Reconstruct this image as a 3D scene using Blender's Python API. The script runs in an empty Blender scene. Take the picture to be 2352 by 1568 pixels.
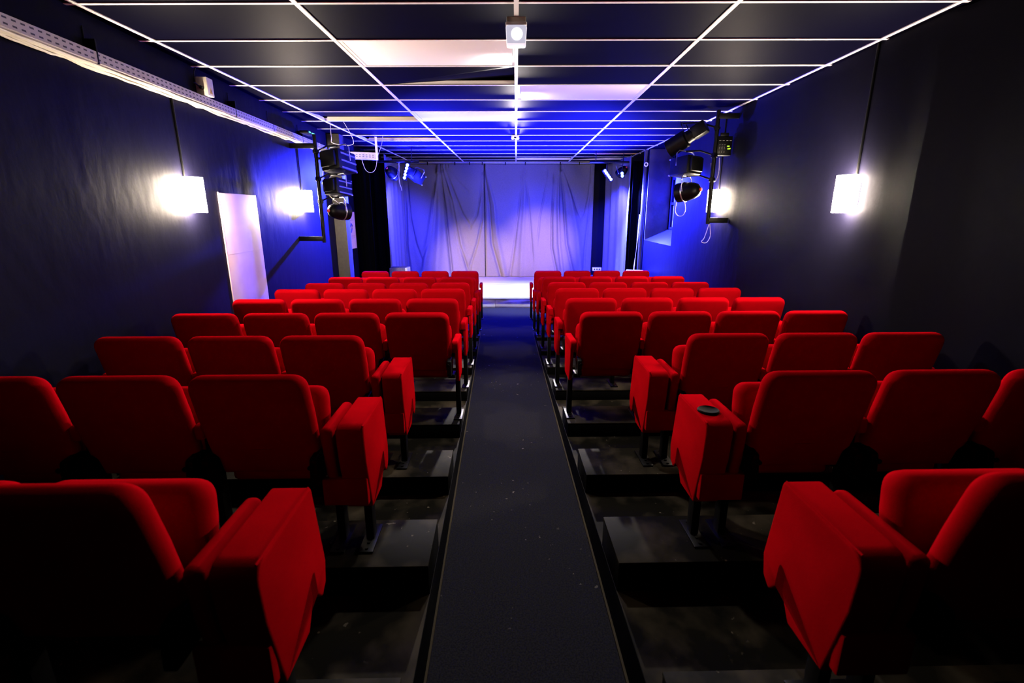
import bpy, bmesh, math, random
from mathutils import Vector, Matrix
R = math.radians
rnd = random.Random(7)
scn = bpy.context.scene
COL = scn.collection
CZ = 1.81                      # camera height above the aisle floor
TH = R(1.78)                   # the seating blocks are turned a little from the room's axis

# ------------------------------------------------------------------ camera, world, big lights, exposure
cam_d = bpy.data.cameras.new('camera'); cam_d.sensor_width = 36.0
cam_d.lens = 1125.0 / 2352.0 * 36.0
cam = bpy.data.objects.new('camera', cam_d); COL.objects.link(cam)
cam.location = (0, 0, CZ)
cam.rotation_euler = (R(90 - 14.88), 0, R(0.44))
cam_d.clip_start = 0.05
cam_d.dof.use_dof = True; cam_d.dof.focus_distance = 5.0; cam_d.dof.aperture_fstop = 3.2
scn.camera = cam
w = bpy.data.worlds.new('world'); scn.world = w; w.use_nodes = True
w.node_tree.nodes['Background'].inputs[0].default_value = (0.02, 0.02, 0.02, 1)
w.node_tree.nodes['Background'].inputs[1].default_value = 0.05
scn.view_settings.view_transform = 'Standard'
scn.view_settings.look = 'None'
scn.view_settings.exposure = 0.0
scn.view_settings.gamma = 1.0
scn.view_settings.use_curve_mapping = False

SCONCE_STRENGTH = 500.0
WARM = (1.0, 0.83, 0.63)
BLUE = (0.012, 0.016, 1.0)

def add_light(kind, name, loc, target, power, color, size=0.1, spot=60, blend=0.5):
    d = bpy.data.lights.new(name, kind); d.energy = power; d.color = color
    if kind == 'SPOT':
        d.spot_size = R(spot); d.spot_blend = blend; d.shadow_soft_size = size
    elif kind == 'AREA':
        d.shape = 'DISK'; d.size = size
    else:
        d.shadow_soft_size = size
    o = bpy.data.objects.new(name, d); COL.objects.link(o)
    o.location = loc
    if target is not None:
        o.rotation_euler = (Vector(target) - Vector(loc)).to_track_quat('-Z', 'Y').to_euler()
    return o

# blue LED fixtures above the stage front: their floods
add_light('SPOT', 'blue_flood_light', (-1.98, 9.40, 2.50), (-3.4, 8.0, 1.3), 20000, BLUE, .06, 92, .9)
add_light('SPOT', 'blue_flood_light', (1.80, 9.97, 2.46), (3.3, 8.9, 1.1), 40000, BLUE, .06, 104, .9)
add_light('SPOT', 'blue_flood_light', (2.06, 10.00, 2.44), (2.7, 9.55, .7), 9000, (.14, .18, 1), .06, 100, .8)
add_light('SPOT', 'blue_flood_light', (1.80, 10.15, 2.40), (2.3, 11.5, 1.0), 5000, (.03, .03, 1), .06, 80, .8)
add_light('SPOT', 'blue_flood_light', (-1.98, 9.66, 2.36), (-2.7, 11.2, 1.2), 4000, (.03, .03, 1), .06, 80, .8)
add_light('SPOT', 'blue_flood_light', (-1.98, 9.38, 2.36), (-1.4, 9.4, 3.5), 2500, BLUE, .06, 140, .9)
add_light('SPOT', 'blue_flood_light', (1.66, 9.98, 2.36), (1.2, 9.9, 3.5), 2500, BLUE, .06, 140, .9)
# low blue fills added at the stage sides to colour the ceiling
add_light('SPOT', 'blue_ceiling_fill', (-1.98, 9.56, .46), (-.7, 8.9, 2.95), 48000, BLUE, .06, 92, .9)
add_light('SPOT', 'blue_ceiling_fill', (1.72, 9.56, .46), (.5, 8.9, 2.95), 48000, BLUE, .06, 92, .9)
add_light('SPOT', 'blue_wash_light', (0.9, 9.9, 2.60), (0.6, 12.3, 0.3), 2200, BLUE, .08, 90, .9)
add_light('SPOT', 'blue_wash_light', (0.1, 9.2, 2.85), (0.0, 8.3, 0.0), 5000, BLUE, .08, 62, .9)
add_light('SPOT', 'blue_wash_light', (0.0, 9.9, 2.72), (-.2, 12.3, 2.75), 900, BLUE, .08, 76, .9)
# cool lamp on the centre ceiling bar
add_light('SPOT', 'ceiling_lamp_light', (0.0, 3.40, 2.785), (0.0, 3.40, 0), 220, (1.0, .93, .86), .05, 165, .8)
add_light('SPOT', 'seat_fill_light', (0.0, 8.95, 2.86), (0.0, 3.6, 1.1), 2600, (1.0, .90, .84), .05, 46, .6)  # added fill without a fitting, brightens the seat tops
# white theatre lamps aimed at the stage
add_light('SPOT', 'stage_spot_light', (-2.12, 6.75, 2.36), (-1.0, 12.3, 0.45), 6500, (1.0, 0.64, 0.64), .05, 25, 1.0)
add_light('SPOT', 'stage_spot_light', (1.90, 6.6, 2.28), (0.55, 12.3, .95), 6500, (1.0, 0.58, 0.68), .05, 21, 1.0)
add_light('SPOT', 'stage_floor_light', (0.0, 8.85, 2.88), (0.0, 9.85, 0.2), 2500, (0.80, 0.88, 1.0), .1, 58, .6)

# ------------------------------------------------------------------ materials
def mat(name, base, rough=0.6, metal=0.0, noise=None, bump=None, emit=None, es=0, sheen=0, spec=0.5, coat=0):
    m = bpy.data.materials.new(name); m.use_nodes = True
    nt = m.node_tree; b = nt.nodes['Principled BSDF']
    b.inputs['Base Color'].default_value = (*base, 1)
    b.inputs['Roughness'].default_value = rough
    b.inputs['Metallic'].default_value = metal
    b.inputs['Specular IOR Level'].default_value = spec
    if sheen: b.inputs['Sheen Weight'].default_value = sheen; b.inputs['Sheen Tint'].default_value = (1, .25, .2, 1)
    if coat: b.inputs['Coat Weight'].default_value = coat; b.inputs['Coat Roughness'].default_value = 0.25
    if emit: b.inputs['Emission Color'].default_value = (*emit, 1); b.inputs['Emission Strength'].default_value = es
    tc = nt.nodes.new('ShaderNodeTexCoord')
    if noise:                       # (scale, second colour, low, high, detail, stretch)
        sc, c2, lo, hi, det, st = noise
        mp = nt.nodes.new('ShaderNodeMapping'); mp.inputs['Scale'].default_value = st
        n = nt.nodes.new('ShaderNodeTexNoise'); n.inputs['Scale'].default_value = sc; n.inputs['Detail'].default_value = det
        r = nt.nodes.new('ShaderNodeMapRange'); r.inputs[1].default_value = lo; r.inputs[2].default_value = hi
        mx = nt.nodes.new('ShaderNodeMix'); mx.data_type = 'RGBA'
        mx.inputs[6].default_value = (*base, 1); mx.inputs[7].default_value = (*c2, 1)
        nt.links.new(tc.outputs['Object'], mp.inputs[0]); nt.links.new(mp.outputs[0], n.inputs['Vector'])
        nt.links.new(n.outputs[0], r.inputs[0]); nt.links.new(r.outputs[0], mx.inputs[0])
        nt.links.new(mx.outputs[2], b.inputs['Base Color'])
    if bump:                        # (scale, strength, distance, stretch)
        sc, st, di, sv = bump
        mp = nt.nodes.new('ShaderNodeMapping'); mp.inputs['Scale'].default_value = sv
        n = nt.nodes.new('ShaderNodeTexNoise'); n.inputs['Scale'].default_value = sc; n.inputs['Detail'].default_value = 6
        bp = nt.nodes.new('ShaderNodeBump'); bp.inputs['Strength'].default_value = st; bp.inputs['Distance'].default_value = di
        nt.links.new(tc.outputs['Object'], mp.inputs[0]); nt.links.new(mp.outputs[0], n.inputs['Vector'])
        nt.links.new(n.outputs[0], bp.inputs['Height']); nt.links.new(bp.outputs[0], b.inputs['Normal'])
    return m

U = (1, 1, 1)
M = {}
M['red'] = mat('red_fabric', (0.28, 0.0009, 0.0036), 1.0, noise=(9, (0.24, 0.0008, 0.0030), .3, .7, 3, U), bump=(420, .35, .002, U), spec=.0)
M['black'] = mat('black_metal', (0.0012, 0.0012, 0.0014), .45, spec=.12)
M['blackplastic'] = mat('black_plastic', (0.0012, 0.0012, 0.0016), .45, spec=.10)
M['wall'] = mat('charcoal_wall', (0.0034, 0.0031, 0.0085), .5, noise=(1.6, (0.0025, 0.0024, 0.0062), .35, .65, 4, (1, 1, .35)), bump=(7, .26, .016, (1, 1, .5)), spec=.04)
M['wall_dark'] = mat('black_wall', (0.002, 0.002, 0.0026), .6, bump=(9, .3, .01, U), spec=.05)
M['reveal'] = mat('grey_reveal', (0.030, 0.025, 0.027), .75, noise=(3.0, (0.012, 0.011, 0.012), .5, .62, 5, U), bump=(12, .4, .01, U))
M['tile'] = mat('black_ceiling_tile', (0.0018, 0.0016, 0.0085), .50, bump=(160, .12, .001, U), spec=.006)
M['grid'] = mat('white_ceiling_bar', (0.72, 0.68, 0.70), .45)
M['lightpanel'] = mat('white_ceiling_panel', (0.78, 0.72, 0.80), .5)
M['plenum'] = mat('dark_void', (0.001, 0.001, 0.001), .9, spec=.02)
M['cream'] = mat('cream_board', (0.62, 0.55, 0.40), .7)
M['aisle'] = mat('dark_carpet', (0.0120, 0.0115, 0.0140), 1.0, noise=(130, (0.0068, 0.0066, 0.0085), .4, .6, 2, U), bump=(240, .3, .002, U), spec=.0)
M['deck'] = mat('worn_black_board', (0.004, 0.0036, 0.0025), .62, noise=(4.5, (0.026, 0.021, 0.014), .45, .66, 8, (1, .8, 1)), bump=(14, .25, .004, U), spec=.015)
M['deckface'] = mat('black_riser', (0.0015, 0.0015, 0.0015), .7, spec=.02)
M['edge'] = mat('worn_metal_edge', (0.030, 0.025, 0.016), .9, spec=.0)
M['stagetop'] = mat('painted_stage_board', (0.40, 0.39, 0.37), .38, noise=(2.5, (0.28, 0.25, 0.22), .5, .7, 6, (.3, 2.4, 1)))
M['stageface'] = mat('scuffed_stage_face', (0.60, 0.50, 0.46), .6, noise=(1.7, (0.06, 0.035, 0.035), .46, .60, 8, (.7, 1, 3.2)))
M['curtain'] = mat('grey_curtain', (0.11, 0.102, 0.105), .95, noise=(70, (0.09, 0.084, 0.087), .3, .7, 2, U), bump=(320, .25, .002, U), spec=.1)
M['drape'] = mat('black_velvet', (0.0006, 0.0006, 0.0009), 1.0, spec=.0)
M['door'] = mat('white_door_board', (0.40, 0.28, 0.33), .6, noise=(2.4, (0.36, 0.24, 0.30), .5, .62, 3, U), bump=(3, .15, .01, U))
M['column'] = mat('olive_brown_post', (0.030, 0.026, 0.016), .75, noise=(25, (0.022, 0.018, 0.012), .4, .6, 4, U))
M['paper'] = mat('paper', (0.75, 0.50, 0.52), .8)
M['blueink'] = mat('blue_ink', (0.05, 0.08, 0.45), .8)
M['greyink'] = mat('grey_ink', (0.35, 0.22, 0.25), .8)
M['white'] = mat('white_plastic', (0.78, 0.76, 0.74), .4)
M['beige'] = mat('beige_plastic', (0.55, 0.50, 0.42), .5)
M['yellow'] = mat('yellow_sign', (0.75, 0.50, 0.03), .5)
M['shade'] = mat('glowing_shade', (0.9, 0.9, 0.85), .5, emit=WARM, es=SCONCE_STRENGTH)
M['led'] = mat('blue_led', (0.5, 0.5, 1), .4, emit=(0.045, 0.075, 1.0), es=13)
M['cubeglow'] = mat('cool_glow', (0.8, 0.8, 0.9), .3, emit=(0.80, 0.80, 1.0), es=.62)
M['cubecore'] = mat('cool_bulb', (0.8, 0.8, 0.9), .3, emit=(0.95, 0.95, 1.0), es=3.0)
M['green'] = mat('green_led', (0.1, 0.6, 0.1), .4, emit=(0.12, 1.0, 0.35), es=2.2)
M['lime'] = mat('lime_display', (0.3, 0.6, 0.05), .4, emit=(0.45, 1.0, 0.02), es=1.2)
M['whiteink'] = mat('white_print', (0.35, 0.35, 0.32), .6)
M['cable'] = mat('white_cable', (0.50, 0.46, 0.38), .5)
M['redcable'] = mat('red_cable', (0.55, 0.03, 0.03), .5)
M['steel'] = mat('bare_steel', (0.45, 0.44, 0.42), .3, metal=.9)
M['greybox'] = mat('grey_speaker', (0.20, 0.17, 0.18), .75, noise=(60, (0.14, 0.12, 0.13), .4, .6, 3, U))
M['lens'] = mat('dark_lens', (0.02, 0.02, 0.03), .08, spec=.8)
M['orange'] = mat('bare_wood_batten', (0.55, 0.28, 0.10), .7)
M['pane'] = mat('painted_pane', (0.10, 0.10, 0.13), .25)
M['reddot'] = mat('red_rubber', (0.6, 0.05, 0.03), .5)

def tray_material():
    m = bpy.data.materials.new('perforated_tray'); m.use_nodes = True
    nt = m.node_tree; b = nt.nodes['Principled BSDF']; b.inputs['Roughness'].default_value = .5
    tc = nt.nodes.new('ShaderNodeTexCoord'); sp = nt.nodes.new('ShaderNodeSeparateXYZ')
    nt.links.new(tc.outputs['Object'], sp.inputs[0])
    def node(op, a, bb=None, c=None):
        n = nt.nodes.new('ShaderNodeMath'); n.operation = op
        for i, v in enumerate((a, bb, c)):
            if v is None: continue
            if isinstance(v, (int, float)): n.inputs[i].default_value = v
            else: nt.links.new(v, n.inputs[i])
        return n.outputs[0]
    fy = node('FRACT', node('MULTIPLY', sp.outputs['Y'], 1 / .05))
    iny = node('LESS_THAN', fy, .52)
    z1 = node('LESS_THAN', node('ABSOLUTE', node('SUBTRACT', sp.outputs['Z'], .016)), .0045)
    z2 = node('LESS_THAN', node('ABSOLUTE', node('ADD', sp.outputs['Z'], .012)), .0045)
    h = node('MULTIPLY', iny, node('MAXIMUM', z1, z2))
    mx = nt.nodes.new('ShaderNodeMix'); mx.data_type = 'RGBA'
    mx.inputs[6].default_value = (.45, .41, .39, 1); mx.inputs[7].default_value = (.03, .03, .04, 1)
    nt.links.new(h, mx.inputs[0]); nt.links.new(mx.outputs[2], b.inputs['Base Color'])
    return m
M['tray'] = tray_material()

def add_specks(m, scale, thr, col):
    nt = m.node_tree; b = nt.nodes['Principled BSDF']; src = b.inputs['Base Color'].links[0].from_socket
    tc = nt.nodes.new('ShaderNodeTexCoord')
    n = nt.nodes.new('ShaderNodeTexNoise'); n.inputs['Scale'].default_value = scale; n.inputs['Detail'].default_value = 3
    n2 = nt.nodes.new('ShaderNodeTexNoise'); n2.inputs['Scale'].default_value = 1.3
    r_ = nt.nodes.new('ShaderNodeMapRange'); r_.inputs[1].default_value = thr; r_.inputs[2].default_value = thr + .02
    r2 = nt.nodes.new('ShaderNodeMapRange'); r2.inputs[1].default_value = .48; r2.inputs[2].default_value = .56
    mu = nt.nodes.new('ShaderNodeMath'); mu.operation = 'MULTIPLY'
    mx = nt.nodes.new('ShaderNodeMix'); mx.data_type = 'RGBA'; mx.inputs[7].default_value = (*col, 1)
    nt.links.new(tc.outputs['Object'], n.inputs['Vector']); nt.links.new(tc.outputs['Object'], n2.inputs['Vector'])
    nt.links.new(n.outputs[0], r_.inputs[0]); nt.links.new(n2.outputs[0], r2.inputs[0])
    nt.links.new(r_.outputs[0], mu.inputs[0]); nt.links.new(r2.outputs[0], mu.inputs[1])
    nt.links.new(mu.outputs[0], mx.inputs[0]); nt.links.new(src, mx.inputs[6]); nt.links.new(mx.outputs[2], b.inputs['Base Color'])
add_specks(M['aisle'], 26, .69, (.09, .08, .07))
add_specks(M['deck'], 30, .70, (.07, .06, .045))

# ------------------------------------------------------------------ mesh helpers
def obj(name, bm, m, parent=None, loc=(0, 0, 0), smooth=True, angle=38):
    bmesh.ops.recalc_face_normals(bm, faces=bm.faces)
    me = bpy.data.meshes.new(name)
    if smooth:
        for f in bm.faces: f.smooth = True
        for e in bm.edges:
            if len(e.link_faces) == 2 and e.calc_face_angle(0) > R(angle): e.smooth = False
    bm.to_mesh(me); bm.free()
    me.materials.append(M[m] if isinstance(m, str) else m)
    o = bpy.data.objects.new(name, me); COL.objects.link(o); o.location = loc
    if parent is not None: o.parent = parent
    return o

def empty(name, loc=(0, 0, 0), rz=0, rot=None):
    o = bpy.data.objects.new(name, None); COL.objects.link(o); o.location = loc
    o.empty_display_size = .1
    o.rotation_euler = rot if rot is not None else (0, 0, rz)
    return o

def tag(o, label, cat, group=None):
    o['label'] = label; o['category'] = cat
    if group: o['group'] = group
    return o

def struct(o, label=None):
    o['kind'] = 'structure'
    if label: o['label'] = label
    return o

def merge(bm, t, mtx=None):
    if mtx is not None: bmesh.ops.transform(t, matrix=mtx, verts=t.verts)
    vm = {}
    for v in t.verts: vm[v] = bm.verts.new(v.co)
    for f in t.faces:
        try: bm.faces.new([vm[v] for v in f.verts])
        except ValueError: pass
    t.free()

def box(bm, x0, x1, y0, y1, z0, z1, bev=0, seg=2, mtx=None):
    t = bmesh.new(); bmesh.ops.create_cube(t, size=1)
    for v in t.verts:
        v.co = Vector(((x0 + x1) / 2 + v.co.x * (x1 - x0), (y0 + y1) / 2 + v.co.y * (y1 - y0), (z0 + z1) / 2 + v.co.z * (z1 - z0)))
    if bev: bmesh.ops.bevel(t, geom=t.edges[:], offset=bev, segments=seg, profile=.5, affect='EDGES')
    merge(bm, t, mtx)

def tube(bm, pts, r, seg=8, cap=True):
    pts = [Vector(p) for p in pts]; rings = []
    up = Vector((0, 0, 1))
    for i, p in enumerate(pts):
        d = (pts[min(i + 1, len(pts) - 1)] - pts[max(i - 1, 0)]).normalized()
        a = d.cross(up)
        if a.length < .05: a = d.cross(Vector((1, 0, 0)))
        a.normalize(); b = d.cross(a).normalized()
        rr = r[i] if isinstance(r, (list, tuple)) else r
        rings.append([bm.verts.new(p + a * rr * math.cos(2 * math.pi * k / seg) + b * rr * math.sin(2 * math.pi * k / seg)) for k in range(seg)])
    for i in range(len(rings) - 1):
        for k in range(seg):
            bm.faces.new((rings[i][k], rings[i][(k + 1) % seg], rings[i + 1][(k + 1) % seg], rings[i + 1][k]))
    if cap: bm.faces.new(rings[0]); bm.faces.new(rings[-1])

def lathe(bm, prof, seg=24, mtx=None, squash=1.0):
    """prof: list of (radius, y) turned about the Y axis."""
    t = bmesh.new(); rings = []
    for r_, y in prof:
        rings.append([t.verts.new((r_ * math.cos(2 * math.pi * k / seg), y, squash * r_ * math.sin(2 * math.pi * k / seg))) for k in range(seg)])
    for i in range(len(rings) - 1):
        for k in range(seg):
            t.faces.new((rings[i][k], rings[i][(k + 1) % seg], rings[i + 1][(k + 1) % seg], rings[i + 1][k]))
    t.faces.new(rings[0]); t.faces.new(rings[-1])
    merge(bm, t, mtx)

def roundpoly(pts, seg=5):
    """pts: (u, v, radius) corners -> outline with rounded corners."""
    out = []; n = len(pts)
    for i in range(n):
        p = Vector(pts[i][:2]); r = pts[i][2]
        a = Vector(pts[i - 1][:2]); b = Vector(pts[(i + 1) % n][:2])
        if r <= 0: out.append(p); continue
        da = (a - p).normalized(); db = (b - p).normalized()
        half = da.angle(db) / 2
        t = min(r / math.tan(half), (a - p).length * .49, (b - p).length * .49)
        p0 = p + da * t; p1 = p + db * t
        for k in range(seg + 1):
            s = k / seg
            out.append((1 - s) ** 2 * p0 + 2 * s * (1 - s) * p + s * s * p1)
    return out

def pad(outline, th, r, bulge0=0.0, bulge1=0.0, plane='XZ'):
    """cushion: outline in a plane, thickness th along the third axis, rounded rims, bulging faces."""
    bm = bmesh.new(); n = len(outline)
    area = sum(outline[i].x * outline[(i + 1) % n].y - outline[(i + 1) % n].x * outline[i].y for i in range(n))
    if area < 0: outline = outline[::-1]
    nor = []
    for i in range(n):
        d = (outline[(i + 1) % n] - outline[i - 1]).normalized()
        nor.append(Vector((d.y, -d.x)))
    c = sum(outline, Vector((0, 0))) / n
    def P(u, v, wv):
        return Vector((u, wv, v)) if plane == 'XZ' else Vector((wv, u, v))
    layers = []
    steps = 5
    def ring(inset, wv): layers.append([bm.verts.new(P(*(outline[i] - nor[i] * inset), wv)) for i in range(n)])
    if bulge0:
        for s in (.25, .6, .88):
            layers.append([bm.verts.new(P(*(c + (outline[i] - nor[i] * r - c) * s), -th / 2 - bulge0 * (1 - s ** 2))) for i in range(n)])
    for k in range(steps + 1):
        a = math.pi / 2 * k / steps
        ring(r * (1 - math.sin(a)), -th / 2 + r * (1 - math.cos(a)))
    for k in range(steps + 1):
        a = math.pi / 2 * k / steps
        ring(r * (1 - math.cos(a)), th / 2 - r * (1 - math.sin(a)))
    if bulge1:
        for s in (.88, .6, .25):
            layers.append([bm.verts.new(P(*(c + (outline[i] - nor[i] * r - c) * s), th / 2 + bulge1 * (1 - s ** 2))) for i in range(n)])
    for a, b in zip(layers, layers[1:]):
        for i in range(n):
            bm.faces.new((a[i], a[(i + 1) % n], b[(i + 1) % n], b[i]))
    bm.faces.new(layers[0]); bm.faces.new(layers[-1])
    return bm

def prism(bm, poly, z0, z1):
    """vertical prism; z may be a function of (x, y)."""
    f0 = z0 if callable(z0) else (lambda x, y: z0)
    f1 = z1 if callable(z1) else (lambda x, y: z1)
    lo = [bm.verts.new((x, y, f0(x, y))) for x, y in poly]
    hi = [bm.verts.new((x, y, f1(x, y))) for x, y in poly]
    n = len(poly)
    for i in range(n):
        bm.faces.new((lo[i], lo[(i + 1) % n], hi[(i + 1) % n], hi[i]))
    bm.faces.new(lo); bm.faces.new(hi)

def copy_tree(o, parent=None):
    c = o.copy(); COL.objects.link(c)
    c.parent = parent
    for ch in list(o.children): copy_tree(ch, c)
    return c

def seat_to_room(x, y):
    return (x * math.cos(TH) - y * math.sin(TH), x * math.sin(TH) + y * math.cos(TH))

# ------------------------------------------------------------------ setting: floor, walls, ceiling
H = CZ + 1.1375                # ceiling height
def wl(y): return -2.60 - .063 * (y - 3.6)      # left wall plane
WR = 2.545

bm = bmesh.new(); box(bm, -3.4, 3.5, -1.6, 13.0, -.12, 0)
struct(obj('floor', bm, 'aisle'), 'dark grey carpeted floor with a straight aisle towards the stage')

bm = bmesh.new()
prism(bm, [(wl(-1.6) - .45, -1.6), (wl(3.0), 3.06), (wl(8.0), 8.0), (-3.3, 8.0), (-3.3, -1.6)], 0, H + .3)
prism(bm, [(-2.745, 8.0), (-2.745, 8.8), (-2.93, 8.8), (-2.93, 12.9), (-3.3, 12.9), (-3.3, 8.0)], 0, H + .3)
struct(obj('wall_left', bm, 'wall'), 'charcoal painted left wall')

bm = bmesh.new()
prism(bm, [(WR + .25, -1.6), (WR + .06, 3.22), (WR, 3.30), (WR, 8.2), (3.4, 8.2), (3.4, -1.6)], 0, H + .3)
prism(bm, [(WR, 9.95), (WR, 12.9), (3.4, 12.9), (3.4, 9.95)], 0, H + .3)
# wall below the window recess, with a sloping sill
t = bmesh.new()
prof = [(WR, 0), (WR, CZ - .55), (2.98, CZ - .35), (3.4, CZ - .35), (3.4, 0)]
a = [t.verts.new((x, 8.2, z)) for x, z in prof]; b = [t.verts.new((x, 9.95, z)) for x, z in prof]
for i in range(5): t.faces.new((a[i], a[(i + 1) % 5], b[(i + 1) % 5], b[i]))
t.faces.new(a); t.faces.new(b); merge(bm, t)
struct(obj('wall_right', bm, 'wall'), 'charcoal painted right wall with a deep window recess near the stage')
bm = bmesh.new(); box(bm, WR + .004, 2.985, 9.925, 9.948, CZ - .60, H, 0)
for v in bm.verts:
    if v.co.z < CZ: v.co.z = (CZ - .55 if v.co.x < 2.7 else CZ - .35) + .001
struct(obj('trim_1', bm, 'reveal'), 'grey scuffed board lining the far side of the window recess')

bm = bmesh.new()
box(bm, 3.0, 3.04, 8.2, 8.28, CZ - .34, H); box(bm, 3.0, 3.04, 9.84, 9.92, CZ - .34, H)
for z in (CZ - .34, CZ + .12, CZ + .58, H - .06): box(bm, 3.0, 3.04, 8.28, 9.84, z, z + .045)
for y in (8.8, 9.3): box(bm, 3.0, 3.04, y, y + .04, CZ - .30, H - .06)
wf = struct(obj('window_1', bm, 'wall'), 'casement window at the back of the right recess')
bm = bmesh.new(); box(bm, 3.045, 3.055, 8.22, 9.9, CZ - .33, H - .02)
obj('window_pane', bm, 'pane', wf)

bm = bmesh.new(); box(bm, -3.3, 3.4, 12.75, 12.95, 0, H + .3)
struct(obj('wall_back', bm, 'wall'), 'dark wall behind the stage curtains')
bm = bmesh.new(); box(bm, -3.3, 3.4, -1.8, -1.6, 0, H + .3)
struct(obj('wall_rear', bm, 'wall_dark'), 'dark rear wall behind the seats')

# ceiling tiles: columns 1.25 m wide, rows .625 m deep
Y0 = 3.79; TY = .625; TX = 1.25
bm = bmesh.new()
panels = {(-1, 0), (0, 2), (-1, 4)}
tilt = {(-1, 1): (.0, .07), (-2, 4): (.05, .05), (-2, 7): (.06, .06), (0, 12): (.03, .05), (1, 12): (0, .05)}
XL = [-3.1, -2.5, -1.25, 0, 1.25, 2.5, 2.75]
for k in range(-9, 14):
    y0 = Y0 + k * TY; y1 = min(y0 + TY, 12.42)
    if y0 > 12.3: break
    for ci in range(6):
        x0, x1 = XL[ci], XL[ci + 1]; c = ci - 3
        if (c, k) in panels: continue
        if ci == 5 and 8.2 - TY < y0 < 9.95: x1 = 3.3
        n0 = len(bm.verts)
        box(bm, x0 + .004, x1 - .004, y0 + .004, y1 - .004, H + .006, H + .022)
        if (c, k) in tilt:
            a_, b_ = tilt[(c, k)]
            bm.verts.ensure_lookup_table()
            for v in bm.verts[n0:]:
                if v.co.y > (y0 + y1) / 2: v.co.z += a_ if v.co.x < (x0 + x1) / 2 else b_
ceil = struct(obj('ceiling', bm, 'tile', smooth=False), 'suspended ceiling of black tiles in a white grid')
bm = bmesh.new(); box(bm, -3.3, 3.4, -1.7, 12.9, H + .28, H + .32)
obj('ceiling_void', bm, 'plenum', ceil)
bm = bmesh.new()
for i, x in enumerate((-2.5, -1.25, 0, 1.25, 2.5)):
    box(bm, x - .014, x + .014, -1.6, 12.42, H - .002, H + .004)
    box(bm, x - .003, x + .003, -1.6, 12.42, H + .004, H + .04)
for k in range(-8, 14):
    y = Y0 + k * TY
    if y > 12.4: break
    x0 = max(wl(y), -2.95) if y < 8 else -2.74
    if y > 8.8: x0 = -2.93
    box(bm, x0, WR, y - .012, y + .012, H - .001, H + .0045)
    box(bm, x0, WR, y - .003, y + .003, H + .004, H + .04)
box(bm, -2.93, WR, 12.40, 12.43, H - .03, H + .01)
obj('ceiling_grid', bm, 'grid', ceil, smooth=False)
bm = bmesh.new()
for (x0, x1, k) in ((-2.46, -1.27, 4), (-2.46, -1.27, 7)):
    y = Y0 + (k + 1) * TY
    box(bm, x0, x1, y - .016, y - .006, H + .004, H + .052)
obj('tile_edge', bm, 'cream', ceil)
bm = bmesh.new(); box(bm, 1.6, 2.45, Y0 + 11 * TY - .03, Y0 + 11 * TY - .013, H - .014, H + .002)
obj('batten', bm, 'orange', ceil)

for (c, k, lab) in ((-1, 0, 'large white ceiling light panel, nearest the camera, left of the centre bar'),
                    (0, 2, 'white ceiling light panel right of the centre bar'),
                    (-1, 4, 'smallest-looking white ceiling light panel, left of the centre bar nearer the stage')):
    x0 = c * TX; y0 = Y0 + k * TY
    e = empty('ceiling_light_panel', (x0 + TX / 2, y0 + TY / 2, H))
    tag(e, lab, 'ceiling light', 'switched-off ceiling light panels')
    bm = bmesh.new(); box(bm, -TX / 2 + .045, TX / 2 - .03, -TY / 2 + .02, TY / 2 - .02, .002, .02, .002)
    obj('diffuser', bm, 'lightpanel', e)
    bm = bmesh.new()
    for (a0, a1, b0, b1) in ((-TX / 2 + .016, -TX / 2 + .04, -TY / 2 + .014, TY / 2 - .014), (TX / 2 - .028, TX / 2 - .016, -TY / 2 + .014, TY / 2 - .014),
                             (-TX / 2 + .04, TX / 2 - .028, -TY / 2 + .014, -TY / 2 + .019), (-TX / 2 + .04, TX / 2 - .028, TY / 2 - .019, TY / 2 - .014)):
        box(bm, a0, a1, b0, b1, .001, .04)
    obj('frame', bm, 'grid', e)

# door board on the left wall
d = Vector((wl(5.27) - wl(4.53), 5.27 - 4.53, 0)); dl = d.length; rz = math.atan2(d.y, d.x)
e = empty('door_1', (wl(4.53), 4.53, .12), rz)
struct(e, 'plain pinkish white door board set in the dark left wall')
bm = bmesh.new(); box(bm, 0, dl, -.012, .012, 0, 1.85, .003)
obj('door_leaf', bm, 'door', e)
bm = bmesh.new(); box(bm, 0.01, dl - .01, -.0135, -.012, 1.30, 1.304); box(bm, -.006, 0, -.014, .01, 0, 1.856)
obj('seam', bm, 'door', e)

# pilaster before the stage
bm = bmesh.new(); box(bm, -2.95, -2.69, 7.97, 8.16, 0, H, .004)
struct(obj('trim_2', bm, 'column'), 'olive brown square post on the left wall before the stage')
bm = bmesh.new(); box(bm, WR - .085, WR - .035, 9.96, 10.02, 0, H, .003)
struct(obj('trim_3', bm, 'reveal'), 'thin brown post at the right edge of the stage')

# aisle edge strips
for i, (xs, side) in enumerate(((-.315, 'left'), (.500, 'right'))):
    bm = bmesh.new(); s = 1 if i == 0 else -1
    p = [seat_to_room(xs + s * .002, .1), seat_to_room(xs + s * .002, 7.3), seat_to_room(xs + s * .012, 7.3), seat_to_room(xs + s * .012, .1)]
    prism(bm, p, .0, .012)
    struct(obj('trim_%d' % (4 + i), bm, 'edge'), 'thin worn strip along the %s side of the aisle' % side)

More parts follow.
